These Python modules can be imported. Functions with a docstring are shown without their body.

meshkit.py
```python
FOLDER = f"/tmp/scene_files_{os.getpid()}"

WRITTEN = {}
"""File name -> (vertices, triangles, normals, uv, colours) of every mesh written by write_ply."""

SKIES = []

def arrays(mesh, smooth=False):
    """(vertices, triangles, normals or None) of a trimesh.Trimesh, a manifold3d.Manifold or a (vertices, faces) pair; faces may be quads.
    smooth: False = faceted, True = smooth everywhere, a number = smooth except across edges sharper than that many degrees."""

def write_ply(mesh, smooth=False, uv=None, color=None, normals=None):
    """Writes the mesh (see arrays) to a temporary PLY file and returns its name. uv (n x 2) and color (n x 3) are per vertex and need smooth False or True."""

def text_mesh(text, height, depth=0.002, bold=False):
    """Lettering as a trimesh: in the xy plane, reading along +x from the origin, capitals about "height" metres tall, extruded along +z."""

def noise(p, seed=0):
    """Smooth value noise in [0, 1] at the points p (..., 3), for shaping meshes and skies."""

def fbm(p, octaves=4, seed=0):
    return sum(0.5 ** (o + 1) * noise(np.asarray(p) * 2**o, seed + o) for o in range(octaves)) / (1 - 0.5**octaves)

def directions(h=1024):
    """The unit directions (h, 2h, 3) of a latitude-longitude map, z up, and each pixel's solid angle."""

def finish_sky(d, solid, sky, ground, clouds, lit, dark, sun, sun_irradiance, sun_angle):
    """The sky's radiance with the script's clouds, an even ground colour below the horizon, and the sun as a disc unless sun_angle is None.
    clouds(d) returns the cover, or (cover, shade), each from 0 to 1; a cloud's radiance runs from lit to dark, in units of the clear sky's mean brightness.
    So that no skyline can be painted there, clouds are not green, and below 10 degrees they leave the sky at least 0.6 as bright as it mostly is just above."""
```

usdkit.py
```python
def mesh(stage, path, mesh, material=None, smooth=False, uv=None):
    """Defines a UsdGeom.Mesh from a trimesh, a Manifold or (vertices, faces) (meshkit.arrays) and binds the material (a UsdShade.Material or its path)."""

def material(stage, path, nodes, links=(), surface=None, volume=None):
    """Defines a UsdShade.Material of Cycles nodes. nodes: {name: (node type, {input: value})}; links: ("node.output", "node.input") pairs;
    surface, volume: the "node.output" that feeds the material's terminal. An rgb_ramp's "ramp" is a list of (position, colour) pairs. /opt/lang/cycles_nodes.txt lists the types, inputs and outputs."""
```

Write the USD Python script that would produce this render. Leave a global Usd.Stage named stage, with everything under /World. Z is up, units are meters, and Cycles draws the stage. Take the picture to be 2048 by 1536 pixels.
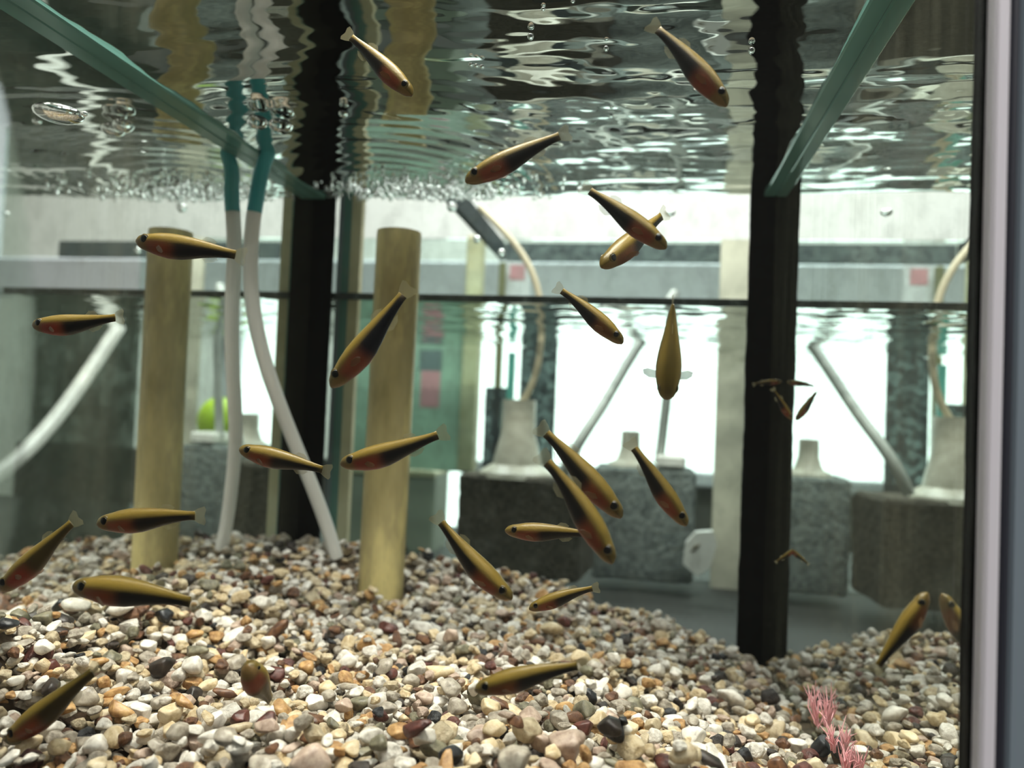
import math, random
import numpy as np, trimesh, usdkit, meshkit
from scipy.interpolate import RBFInterpolator
from pxr import Usd, UsdGeom, UsdLux, UsdShade, Gf, Sdf, Vt

stage = Usd.Stage.CreateInMemory()
UsdGeom.SetStageUpAxis(stage, 'Z'); UsdGeom.SetStageMetersPerUnit(stage, 1.0)
world = UsdGeom.Xform.Define(stage, '/World')
stage.SetDefaultPrim(world.GetPrim())
UsdGeom.Scope.Define(stage, '/World/Looks')
rng = np.random.default_rng(7); random.seed(7)

# ------------------------------------------------------------------ camera, light, exposure
F, CX, CY = 1550.0, 1024.0, 768.0
def basis(vx=1290.0, vy=830.0, roll=0.036):
    y = np.array([vx - CX, -(vy - CY), F]); y /= np.linalg.norm(y)
    z = np.array([math.sin(roll), math.cos(roll), 0]); z -= z @ y * y; z /= np.linalg.norm(z)
    x = np.array([math.cos(roll), -math.sin(roll), 0]); x -= x @ y * y; x -= x @ z * z; x /= np.linalg.norm(x)
    return np.array([x, y, z])
R = basis()                                    # rows: the tank's axes seen from the camera (right, up, forward)
cam = UsdGeom.Camera.Define(stage, '/World/camera')
m = np.eye(4); m[0, :3] = R[:, 0]; m[1, :3] = R[:, 1]; m[2, :3] = -R[:, 2]
cam.AddTransformOp().Set(Gf.Matrix4d(*m.ravel().tolist()))
cam.CreateFocalLengthAttr(24.0); cam.CreateHorizontalApertureAttr(24.0 * 2048 / F)
cam.CreateFStopAttr(9.5); cam.CreateFocusDistanceAttr(0.225)
cam.CreateClippingRangeAttr((0.02, 50.0))
cam.CreateExposureAttr(0.0)

sky = UsdLux.DomeLight.Define(stage, '/World/room_daylight')
sky.CreateIntensityAttr(0.10); sky.CreateColorAttr((0.93, 0.97, 1.0))

def rect_light(path, loc, rot, w, h, power, color=(1, 1, 1)):
    l = UsdLux.RectLight.Define(stage, path)
    l.AddTranslateOp().Set(Gf.Vec3d(*loc)); l.AddRotateXYZOp().Set(Gf.Vec3f(*rot))
    l.CreateWidthAttr(w); l.CreateHeightAttr(h); l.CreateIntensityAttr(power); l.CreateColorAttr(color)
    return l
# the tank lamp over the water, the ceiling lamp of the fish room, an added front fill
rect_light('/World/tank_light', (-0.07, 0.215, 0.396), (0, 0, 0), 0.26, 0.06, 88.0, (1.0, 0.93, 0.84))
rect_light('/World/ceiling_light', (0.0, 1.25, 1.17), (0, 0, 0), 1.6, 0.5, 15.0, (0.97, 0.99, 1.0))
rect_light('/World/added_front_light', (0.3, -0.45, 1.17), (0, 0, 0), 1.0, 0.4, 22.0, (1.0, 0.98, 0.96))  # added fill, brightens the upright at the front corner
rect_light('/World/rear_tank_light', (-0.10, 0.60, 0.346), (0, 0, 0), 0.40, 0.12, 14.0, (1.0, 1.0, 0.97))
WINDOW_GLOW = 3.4

# ------------------------------------------------------------------ helpers
def ray(px, py): return R @ np.array([px - CX, -(py - CY), F]) / F
def at_y(px, py, Y): d = ray(px, py); return d * Y / d[1]
def at_x(px, py, X): d = ray(px, py); return d * X / d[0]
def at_z(px, py, Z): d = ray(px, py); return d * Z / d[2]
def proj(p):
    c = np.asarray(p) @ R
    return np.stack([CX + F * c[..., 0] / c[..., 2], CY - F * c[..., 1] / c[..., 2]], -1)
def lin(r, g, b): return tuple(((c / 255 + 0.055) / 1.055) ** 2.4 if c > 10 else c / 3294 for c in (r, g, b))

taken = {}
def path_of(name, parent=None):
    base = (parent.GetPath().pathString if parent else '/World') + '/' + name
    k = taken.get(base, 0); taken[base] = k + 1
    return base if k == 0 else f'{base}_{k:03d}'
def tag(p, label=None, cat=None, group=None, kind=None):
    p = p.GetPrim() if hasattr(p, 'GetPrim') else p
    for k, v in (('label', label), ('category', cat), ('group', group), ('kind', kind)):
        if v: p.SetCustomDataByKey(k, v)
    return p
def thing(name, label, cat, loc=(0, 0, 0), group=None, kind=None):
    x = UsdGeom.Xform.Define(stage, path_of(name)); x.AddTranslateOp().Set(Gf.Vec3d(*map(float, loc)))
    tag(x, label, cat, group, kind); x.GetPrim().SetMetadata('comment', 'thing')
    x.loc = np.array(loc, float)
    return x
def obj(name, mesh, mat, parent=None, smooth=30, off=None, colors=None):
    """One mesh prim; under a thing the vertices are made relative to the thing's base."""
    if hasattr(mesh, 'to_mesh') or isinstance(mesh, (tuple, list)):
        v, f, _ = meshkit.arrays(mesh); mesh = trimesh.Trimesh(v, f, process=False)
    off = getattr(parent, 'loc', np.zeros(3)) if off is None else off
    mesh = mesh.copy(); mesh.apply_translation(-np.asarray(off))
    m = usdkit.mesh(stage, path_of(name, parent), mesh, MAT[mat], smooth=True if colors is not None else smooth)
    if colors is not None:
        UsdGeom.PrimvarsAPI(m).CreatePrimvar('tint', Sdf.ValueTypeNames.Color3fArray, 'vertex').Set(Vt.Vec3fArray.FromNumpy(np.asarray(colors, np.float32)))
    m.loc = off
    return m
def cat_(*ms): return trimesh.util.concatenate(list(ms))
def box(x0, x1, y0, y1, z0, z1, bev=0.0):
    if bev <= 0:
        b = trimesh.creation.box([x1 - x0, y1 - y0, z1 - z0])
        b.apply_translation([(x0 + x1) / 2, (y0 + y1) / 2, (z0 + z1) / 2]); return b
    pts = []
    for a in range(3):
        lo, hi = np.array([x0, y0, z0]) + bev, np.array([x1, y1, z1]) - bev
        lo[a] -= bev; hi[a] += bev
        pts += [[(lo, hi)[i][0], (lo, hi)[j][1], (lo, hi)[k][2]] for i in (0, 1) for j in (0, 1) for k in (0, 1)]
    return trimesh.convex.convex_hull(np.array(pts))
def tube(points, radii, sides=16, caps=True):
    p = np.asarray(points, float); n = len(p)
    t = np.gradient(p, axis=0); t /= np.linalg.norm(t, axis=1, keepdims=True)
    r = np.broadcast_to(np.asarray(radii, float), (n,))
    a = np.cross(t[0], [0.3, 1, 0.2]); a /= np.linalg.norm(a); A = []
    for i in range(n):
        a = a - a @ t[i] * t[i]; a /= np.linalg.norm(a); A.append(a)
    A = np.array(A); B = np.cross(t, A); ang = np.arange(sides) * 2 * np.pi / sides
    v = (p[:, None] + r[:, None, None] * (np.cos(ang)[None, :, None] * A[:, None] + np.sin(ang)[None, :, None] * B[:, None])).reshape(-1, 3)
    f = []
    for i in range(n - 1):
        for j in range(sides):
            q = (j + 1) % sides
            f += [[i * sides + j, i * sides + q, (i + 1) * sides + q], [i * sides + j, (i + 1) * sides + q, (i + 1) * sides + j]]
    if caps:
        v = np.vstack([v, p[0], p[-1]]); k = len(v)
        for j in range(sides):
            q = (j + 1) % sides
            f += [[k - 2, q, j], [k - 1, (n - 1) * sides + j, (n - 1) * sides + q]]
    return trimesh.Trimesh(v, f, process=False)
def curve(pts, n=40):
    from scipy.interpolate import CubicSpline
    pts = np.asarray(pts, float); s = np.r_[0, np.cumsum(np.linalg.norm(np.diff(pts, axis=0), axis=1))]
    return CubicSpline(s, pts)(np.linspace(0, s[-1], n))
def lathe(profile, sides=40):
    m = trimesh.creation.revolve(np.array(profile), sections=sides); return m

# ------------------------------------------------------------------ materials
MAT = {}
def mat(name, nodes, links, surface): MAT[name] = usdkit.material(stage, f'/World/Looks/{name}', nodes, links, surface)
def plain(name, color, rough=0.5, **kw):
    mat(name, {'p': ('principled_bsdf', dict(base_color=color, roughness=rough, **kw))}, [], 'p.BSDF')
def mottled(name, stops, scale=40.0, rough=0.5, bump=0.0, detail=5, stretch=(1, 1, 1), coord='object', dist=0.002, **kw):
    nodes = {'c': ('texture_coordinate', {}), 'm': ('mapping', {'scale': stretch}), 'n': ('noise_texture', {'scale': scale, 'detail': detail, 'roughness': 0.6}),
             'r': ('rgb_ramp', {'ramp': stops}), 'p': ('principled_bsdf', dict(roughness=rough, **kw))}
    links = [(f'c.{coord}', 'm.vector'), ('m.vector', 'n.vector'), ('n.fac', 'r.fac'), ('r.color', 'p.base_color')]
    if bump:
        nodes['b'] = ('bump', {'strength': bump, 'distance': dist}); links += [('n.fac', 'b.height'), ('b.normal', 'p.normal')]
    mat(name, nodes, links, 'p.BSDF')

def wet_pane(name, ior, tint, haze_color, haze_lo, haze_hi, scale, stretch, lo=0.45, hi=0.75, rough=0.0):
    """Glass between water and air: a mirror past the critical angle, clear straight on, with a film of dirt of patchy thickness."""
    mat(name, {'f': ('fresnel', {'IOR': ior}), 't': ('transparent_bsdf', {'color': tint}), 'g': ('glossy_bsdf', {'color': (0.95, 0.97, 0.955), 'roughness': rough}),
               'x': ('mix_closure', {}), 'c': ('texture_coordinate', {}), 'm': ('mapping', {'scale': stretch}), 'n': ('noise_texture', {'scale': scale, 'detail': 6, 'roughness': 0.65}),
               'k': ('map_range', {'from_min': lo, 'from_max': hi, 'to_min': haze_lo, 'to_max': haze_hi, 'clamp': True}),
               'd': ('diffuse_bsdf', {'color': haze_color}), 'y': ('mix_closure', {})},
        [('f.fac', 'x.fac'), ('t.BSDF', 'x.closure1'), ('g.BSDF', 'x.closure2'), ('c.object', 'm.vector'), ('m.vector', 'n.vector'), ('n.fac', 'k.value'),
         ('k.result', 'y.fac'), ('x.closure', 'y.closure1'), ('d.BSDF', 'y.closure2')], 'y.closure')
wet_pane('side_glass', 0.75, (0.93, 0.97, 0.95), lin(150, 150, 132), 0.05, 0.20, 60.0, (1, 1, 0.12))
wet_pane('back_glass', 1.12, (0.945, 0.97, 0.958), lin(120, 125, 118), 0.05, 0.25, 90.0, (1, 1, 0.7), 0.5, 0.8)  # even part of the film paints background haze; the specks are dirt
wet_pane('far_glass', 1.12, (0.90, 0.965, 0.94), lin(120, 130, 120), 0.02, 0.25, 70.0, (1, 1, 0.6), 0.5, 0.8)
wet_pane('algae_glass', 1.12, (0.70, 0.80, 0.75), lin(54, 64, 57), 0.45, 0.95, 55.0, (1, 1, 1), 0.35, 0.62)
wet_pane('rim_glass', 1.12, (0.7, 0.8, 0.78), lin(62, 70, 72), 0.55, 0.97, 160.0, (1, 1, 1), 0.35, 0.6)
mat('front_glass', {'g': ('glass_bsdf', {'IOR': 1.45, 'color': (0.97, 0.99, 0.98), 'roughness': 0.0})}, [], 'g.BSDF')
mat('water', {'f': ('fresnel', {'IOR': 1.333}), 't': ('transparent_bsdf', {'color': (0.97, 0.99, 0.98)}), 'g': ('glossy_bsdf', {'color': (0.88, 0.895, 0.88), 'roughness': 0.02}), 'x': ('mix_closure', {})},
    [('f.fac', 'x.fac'), ('t.BSDF', 'x.closure1'), ('g.BSDF', 'x.closure2')], 'x.closure')
mat('bubble', {'g': ('glass_bsdf', {'IOR': 0.75, 'color': (1, 1, 1), 'roughness': 0.0})}, [], 'g.BSDF')
mottled('silicone', [(0.3, lin(5, 6, 5)), (0.7, lin(15, 16, 13))], 120, 0.7, 0.3, specular_ior_level=0.12)
mottled('meniscus_dark', [(0.3, lin(26, 29, 29)), (0.55, lin(60, 66, 66)), (0.75, lin(120, 128, 126))], 160, 0.6, 0.3)  # dark look of the meniscus line, put into the colour
plain('teal_glass', lin(98, 140, 132), 0.15, specular_ior_level=0.6)
plain('teal_edge', lin(95, 175, 160), 0.2)
mottled('pvc', [(0.3, lin(126, 114, 72)), (0.5, lin(168, 153, 104)), (0.62, lin(212, 194, 128)), (0.8, lin(158, 140, 92))], 38, 0.4, 0.05, stretch=(1, 1, 0.35), subsurface_weight=0.15, subsurface_radius=(1, 0.7, 0.3), subsurface_scale=0.006)  # lightest gold stop paints the glints of light through the pipe wall
plain('hose', lin(206, 204, 196), 0.3, subsurface_weight=0.3, subsurface_scale=0.004, subsurface_radius=(1, 1, 1))
plain('hose_teal', lin(58, 150, 156), 0.3)
plain('hose_grey', lin(165, 172, 166), 0.4)
plain('hose_cream', lin(186, 176, 150), 0.4)
mottled('sponge', [(0.35, lin(40, 38, 32)), (0.6, lin(92, 88, 76))], 300, 0.95, 0.8, dist=0.003)
mottled('sponge_grey', [(0.35, lin(82, 92, 92)), (0.6, lin(128, 138, 134))], 260, 0.95, 0.6, dist=0.003)
mottled('filter_plastic', [(0.3, lin(160, 158, 142)), (0.7, lin(205, 204, 190))], 60, 0.35)
plain('white_plastic', lin(236, 238, 230), 0.4)
plain('stain', lin(110, 105, 88), 0.8)
plain('yellow_green', lin(196, 220, 50), 0.45)
def glowing(name, col, k, scale=25):
    """Thin plastic that lets the light behind it through."""
    mat(name, {'c': ('texture_coordinate', {}), 'n': ('noise_texture', {'scale': scale, 'detail': 4}), 'r': ('rgb_ramp', {'ramp': [(0.3, tuple(x * 0.75 for x in col)), (0.7, col)]}),
               'd': ('diffuse_bsdf', {}), 't': ('translucent_bsdf', {}), 'x': ('mix_closure', {'fac': k})},
        [('c.object', 'n.vector'), ('n.fac', 'r.fac'), ('r.color', 'd.color'), ('r.color', 't.color'), ('d.BSDF', 'x.closure1'), ('t.BSDF', 'x.closure2')], 'x.closure')
glowing('cream_silicone', lin(232, 230, 214), 0.4, 40)
glowing('pale_green', lin(192, 212, 199), 0.55)
plain('pink_print', lin(214, 150, 160), 0.6)
plain('grey_print', lin(110, 120, 125), 0.6)
mottled('cream_post', [(0.3, lin(190, 178, 140)), (0.7, lin(214, 206, 176))], 30, 0.5)
plain('olive_post', lin(120, 116, 84), 0.6)
plain('white_board', lin(225, 222, 228), 0.6)
plain('grey_board', lin(150, 152, 140), 0.6)
plain('beam_paint', lin(205, 206, 212), 0.5)
mottled('wall_paint', [(0.3, lin(226, 224, 216)), (0.7, lin(240, 238, 232))], 4, 0.7)
mottled('grey_panel', [(0.3, lin(44, 43, 40)), (0.7, lin(78, 76, 71))], 9, 0.7)
plain('dark_wall', lin(62, 62, 60), 0.8)
plain('dark_floor', lin(60, 62, 60), 0.8)
mottled('shelf_wood', [(0.3, lin(50, 50, 48)), (0.7, lin(76, 76, 72))], 20, 0.7)
mat('lit_window', {'e': ('emission', {'color': (0.94, 1.0, 0.96), 'strength': WINDOW_GLOW})}, [], 'e.emission')
mat('lamp_face', {'e': ('emission', {'color': (1.0, 0.97, 0.9), 'strength': 8.0})}, [], 'e.emission')
plain('lamp_metal', lin(60, 62, 64), 0.4, metallic=0.6)
plain('alu', lin(214, 210, 216), 0.45)
plain('rubber', lin(34, 36, 46), 0.6)
plain('blue_glass_edge', lin(120, 132, 140), 0.3)
mat('fish_skin', {'a': ('attribute', {'attribute': 'tint'}), 'c': ('texture_coordinate', {}), 'v': ('voronoi_texture', {'scale': 1500.0}), 'b': ('bump', {'strength': 0.15, 'distance': 0.0002}),
                  'p': ('principled_bsdf', {'roughness': 0.38, 'specular_ior_level': 0.35})},
    [('a.color', 'p.base_color'), ('c.object', 'v.vector'), ('v.distance', 'b.height'), ('b.normal', 'p.normal')], 'p.BSDF')
mat('fin', {'d': ('principled_bsdf', {'base_color': lin(190, 180, 140), 'roughness': 0.4}), 't': ('transparent_bsdf', {'color': (1, 1, 1)}), 'x': ('mix_closure', {'fac': 0.24})},
    [('t.BSDF', 'x.closure1'), ('d.BSDF', 'x.closure2')], 'x.closure')
mat('side_fin', {'d': ('principled_bsdf', {'base_color': lin(112, 76, 40), 'roughness': 0.4}), 't': ('transparent_bsdf', {'color': (1, 1, 1)}), 'x': ('mix_closure', {'fac': 0.5})},
    [('t.BSDF', 'x.closure1'), ('d.BSDF', 'x.closure2')], 'x.closure')
plain('eye_ring', lin(84, 72, 36), 0.3)
plain('pupil', lin(10, 10, 10), 0.08)
plain('pink_algae', lin(240, 176, 182), 0.8)
PEB = {'white': (lin(205, 198, 186), lin(236, 230, 220)), 'grey quartz': (lin(140, 130, 116), lin(186, 176, 160)), 'cream': (lin(196, 172, 132), lin(224, 206, 172)),
       'amber': (lin(158, 116, 70), lin(204, 164, 110)), 'brown': (lin(84, 56, 40), lin(126, 88, 60)), 'dark brown': (lin(38, 32, 29), lin(62, 52, 45)),
       'pinkish': (lin(168, 144, 128), lin(202, 180, 162)), 'olive grey': (lin(98, 94, 76), lin(140, 134, 110)), 'maroon': (lin(72, 38, 32), lin(104, 58, 48)), 'black': (lin(22, 23, 26), lin(44, 46, 50)),
       'beige': (lin(170, 152, 122), lin(205, 190, 160))}
for n, (a, b) in PEB.items():
    d_ = tuple(x * 0.55 for x in a)
    mottled('pebble_' + n.replace(' ', '_'), [(0.28, d_), (0.40, a), (0.62, b)], 420, 0.42, 0.35, detail=7, dist=0.0006, specular_ior_level=0.5)
    mottled('stone_' + n.replace(' ', '_'), [(0.28, d_), (0.40, a), (0.62, b)], 1.1, 0.42, 0.35, detail=7, dist=0.2, specular_ior_level=0.5)
mottled('gravel_bed', [(0.3, lin(70, 60, 48)), (0.7, lin(120, 104, 84))], 300, 0.8)

# ------------------------------------------------------------------ dimensions
XL, XR, YF, YB = -0.1914, 0.0627, 0.1675, 0.42
ZW, ZB, ZT = 0.1168, -0.150, 0.165
G = 0.005                                       # glass thickness
Y2, Y3, Z2 = YB + G, 0.735, 0.0600              # the tank behind: front, back, water level

# ------------------------------------------------------------------ the fish room
def setting(name, mesh, m): return tag(obj(name, mesh, m), kind='structure')
setting('wall_back', box(-1.9, 1.9, 1.9, 1.96, -1.0, 1.2), 'wall_paint')
setting('wall_left', box(-1.96, -1.9, -1.4, 1.96, -1.0, 1.2), 'wall_paint')
setting('wall_right', box(1.9, 1.96, -1.4, 1.96, -1.0, 1.2), 'wall_paint')
setting('wall_front', box(-1.96, 1.96, -1.46, -1.4, -1.0, 1.2), 'dark_wall')
setting('floor', box(-1.96, 1.96, -1.4, 1.96, -1.06, -1.0), 'dark_floor')
setting('ceiling', box(-1.96, 1.96, -1.4, 1.96, 1.2, 1.26), 'wall_paint')
def px_box(x0, x1, y0, y1, Y, depth, bev=0.0):
    """A box that spans these pixels at the depth Y and stands straight in the tank's axes."""
    a, b = at_y(x0, (y0 + y1) / 2, Y), at_y(x1, (y0 + y1) / 2, Y); t, u = at_y((x0 + x1) / 2, y0, Y), at_y((x0 + x1) / 2, y1, Y)
    return box(a[0], b[0], Y, Y + depth, u[2], t[2], bev)

# bright window behind the tanks
WX0, WX1, WY = -0.305, 0.245, 1.12
wz1, wz0 = at_y(1300, 686, WY)[2], at_y(1300, 940, WY)[2]
w = thing('window_1', None, None, (0, WY, 0), kind='structure')
obj('window_pane', box(WX0, WX1, WY + 0.012, WY + 0.016, wz0, wz1), 'lit_window', w)
fr = [box(WX0 - 0.03, WX1 + 0.03, WY, WY + 0.03, wz1, wz1 + 0.02, 0.003), box(WX0 - 0.03, WX1 + 0.03, WY, WY + 0.03, wz0 - 0.02, wz0, 0.003),
      box(WX0 - 0.03, WX0, WY, WY + 0.03, wz0, wz1, 0.003), box(WX1, WX1 + 0.03, WY, WY + 0.03, wz0, wz1, 0.003)]
for q in fr: obj('window_frame', q, 'beam_paint', w)
w = thing('bright_gap_2', None, None, (-0.29, WY, -0.1), kind='structure')  # glowing panel added for a bright gap, not a window of its own
obj('window_pane', px_box(868, 918, 940, 1092, WY - 0.002, 0.003), 'lit_window', w)
fz = px_box(862, 924, 934, 1098, WY + 0.001, 0.006); obj('window_frame', fz, 'beam_paint', w)
# rack behind
bz1, bz0 = at_y(1300, 524, 1.08)[2], at_y(1300, 612, 1.08)[2]
rk = thing('storage_rack', 'pale lavender-grey metal shelf rack behind the rear tank', 'rack', (0, 1.08, -0.145))
obj('beam', box(-1.1, 1.1, 1.08, 1.11, bz0, bz1, 0.004), 'beam_paint', rk)
obj('beam', box(-1.1, 1.1, 1.08, 1.11, -0.27, -0.20, 0.004), 'beam_paint', rk)
obj('added_backdrop', box(-1.05, 1.05, WY + 0.04, WY + 0.046, -0.95, wz0 - 0.012), 'grey_panel', rk)  # dark panel added below the window so the water surface reflects dark
for x in (-1.1, 1.06): obj('upright', box(x, x + 0.04, 1.08, 1.12, -1.0, 0.5, 0.004), 'beam_paint', rk)
sh = thing('tank_shelf', 'dark grey wooden shelf board carrying the aquariums', 'shelf', (0, 0.3, -0.175))
obj('board', box(-1.2, 1.2, 0.10, 1.0, -0.175, ZB - 0.006, 0.002), 'shelf_wood', sh)
for x in (-1.15, 1.1):
    for y in (0.15, 0.9): obj('leg', box(x, x + 0.05, y, y + 0.05, -1.0, -0.175, 0.003), 'shelf_wood', sh)

# lamp above the front tank
lp = thing('tank_lamp', 'flat dark metal lamp hanging over the front aquarium', 'lamp', (-0.07, 0.235, 0.40))
obj('housing', box(-0.22, 0.08, 0.165, 0.305, 0.4, 0.425, 0.004), 'lamp_metal', lp)
for x in (-0.2, 0.06): obj('hanger', tube([(x, 0.235, 0.42), (x, 0.235, 0.8), (x, 0.235, 1.2)], 0.002, 8), 'lamp_metal', lp)
lp = thing('tank_lamp', 'flat dark metal lamp hanging over the rear aquarium', 'lamp', (-0.10, 0.60, 0.35))
obj('housing', box(-0.32, 0.12, 0.53, 0.67, 0.35, 0.375, 0.004), 'lamp_metal', lp)
for x in (-0.3, 0.1): obj('hanger', tube([(x, 0.6, 0.37), (x, 0.6, 0.8), (x, 0.6, 1.2)], 0.002, 8), 'lamp_metal', lp)
cl2 = thing('ceiling_lamp', 'added unseen flat white lamp that brightens the upright at the front', 'lamp', (0.3, -0.45, 1.2))  # unseen lamp added to light the upright at the front corner
obj('housing', box(-0.22, 0.82, -0.67, -0.23, 1.175, 1.2, 0.004), 'beam_paint', cl2)
cl = thing('ceiling_lamp', 'wide flat white ceiling lamp over the rear of the room', 'lamp', (0, 1.25, 1.2))
obj('housing', box(-0.82, 0.82, 0.98, 1.52, 1.175, 1.2, 0.004), 'beam_paint', cl)

# ------------------------------------------------------------------ front aquarium
aq = thing('aquarium', 'near glass aquarium with black corner seams holding the gravel and fish', 'aquarium', ((XL + XR) / 2, 0.3, ZB))
tag(obj('glass_pane', box(XL - G, XL, YF, YB, ZB, ZT), 'side_glass', aq), 'clear side pane that mirrors the pipe')
tag(obj('glass_pane', box(XR, XR + G, YF, YB, ZB, ZT), 'side_glass', aq), 'streaky side pane that mirrors the gravel')
tag(obj('glass_pane', box(XL - G, XR + G, YB, YB + G, ZB, ZT), 'back_glass', aq), 'rear pane with specks of dirt')
tag(obj('glass_pane', box(XL - G, XR + G, YF - G, YF, ZB, ZT), 'front_glass', aq), 'clear front pane')
obj('bottom_pane', box(XL - G, XR + G, YF - G, YB + G, ZB - 0.006, ZB), 'teal_glass', aq)
def wobbly(x0, x1, y0, y1, z0, z1, amp, seed, n=110):
    zs = np.linspace(z0, z1, n); r = np.random.default_rng(seed)
    wob = np.convolve(r.normal(size=n + 8), np.ones(5) / 5, 'same')[4:-4] * amp
    v, f = [], []
    for i, z in enumerate(zs): v += [[x0, y0, z], [x1 + wob[i], y0, z], [x1 + wob[i], y1, z], [x0, y1, z]]
    for i in range(n - 1):
        for j in range(4):
            a, b = i * 4 + j, i * 4 + (j + 1) % 4; f += [[a, b, b + 4], [a, b + 4, a + 4]]
    f += [[0, 2, 1], [0, 3, 2], [4 * n - 4, 4 * n - 3, 4 * n - 2], [4 * n - 4, 4 * n - 2, 4 * n - 1]]
    m_ = trimesh.Trimesh(v, f, process=False); m_.fix_normals(); return m_
SW = 0.0122
obj('silicone_seam', wobbly(XL, XL + SW, YB - 0.0035, YB, ZB, ZT, 0.0003, 1), 'silicone', aq)
obj('silicone_seam', wobbly(XR, XR - SW, YB - 0.0035, YB, ZB, ZT, 0.0004, 2), 'silicone', aq)
fs0, fs1 = at_y(1929, 768, YF)[0], at_y(1973, 768, YF - 0.006)[0]
obj('silicone_seam', wobbly(fs1, fs0, YF - 0.0056, YF + 0.0010, ZB, 0.2, 0.0002, 3), 'silicone', aq)
obj('silicone_seam', wobbly(XL - 0.0052, XL + 0.0006, YF - 0.0052, YF + 0.0012, ZB, ZT, 0.0003, 4), 'silicone', aq)
# glass brace strips along both sides at the water line, green on the cut edge
tag(obj('glass_brace', box(XL, XL + 0.0075, YF + 0.002, YB - 0.004, ZW - 0.0012, ZW + 0.005, 0.0006), 'teal_glass', aq), 'green glass strip along the side at the water line')
tag(obj('glass_brace', box(XR - 0.006, XR, YF + 0.002, YB - 0.004, ZW - 0.0012, ZW + 0.005, 0.0006), 'teal_glass', aq), 'green glass strip along the side at the water line')

# what stands right of the front corner
up = thing('rack_upright', 'pale grey metal upright and a dark strip standing for the gap right of the front corner', 'upright', (0.071, 0.16, -0.175))
def strip(px0, px1, Y, d): 
    a, b = at_y(px0, 768, Y), at_y(px1, 768, Y); return box(a[0], b[0], Y, Y + d, -0.169, 0.25, 0.0006)
obj('metal_post', strip(1976, 2008, 0.158, 0.010), 'alu', up)
obj('gap_strip', strip(2008, 2028, 0.160, 0.008), 'rubber', up)  # dark strip painted where there is only a shaded gap
obj('glass_edge', strip(2028, 2080, 0.161, 0.006), 'blue_glass_edge', up)

shade_panel = thing('lid', 'added unseen dark panel that shades the rear gravel of the near aquarium', 'lid', (-0.06, 0.35, ZT))  # unseen panel shaped as a lid, added to shade the rear gravel
obj('panel', box(XL - G, XR + G, 0.256, YB + G, ZT + 0.0002, ZT + 0.0052, 0.001), 'rubber', shade_panel)
obj('shade_handle', box(-0.085, -0.045, 0.266, 0.276, ZT + 0.0052, ZT + 0.017, 0.002), 'rubber', shade_panel)

# ------------------------------------------------------------------ water surface of the front tank
def ripples(X, Y):
    p = np.stack([X, Y, 0 * X], -1)
    rough = 0.42 + 0.8 * np.exp(-((X + 0.02) / 0.07) ** 2) + 0.5 * meshkit.noise(p * np.array([14, 20, 1]) + 3, 2)
    z = 0.0017 * rough * (meshkit.fbm(p * np.array([11, 44, 1]) + 11, 2, 5) - 0.5)
    z += 0.00022 * rough * (meshkit.fbm(p * np.array([60, 150, 1]) + 5, 2, 9) - 0.5)
    z += 0.0003 * np.sin(2 * np.pi * (X * 5 + Y * 17) + 1.0)
    q = np.hypot(X + 0.135, (Y - 0.395)); z += 0.00022 * np.exp(-q / 0.07) * np.sin(2 * np.pi * q / 0.010)
    near = np.exp(-((X + 0.13) / 0.06) ** 2 - ((Y - 0.41) / 0.025) ** 2)
    z += 0.0020 * near * (meshkit.fbm(p * 190 + 3, 2, 21) - 0.5)
    return z
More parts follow.
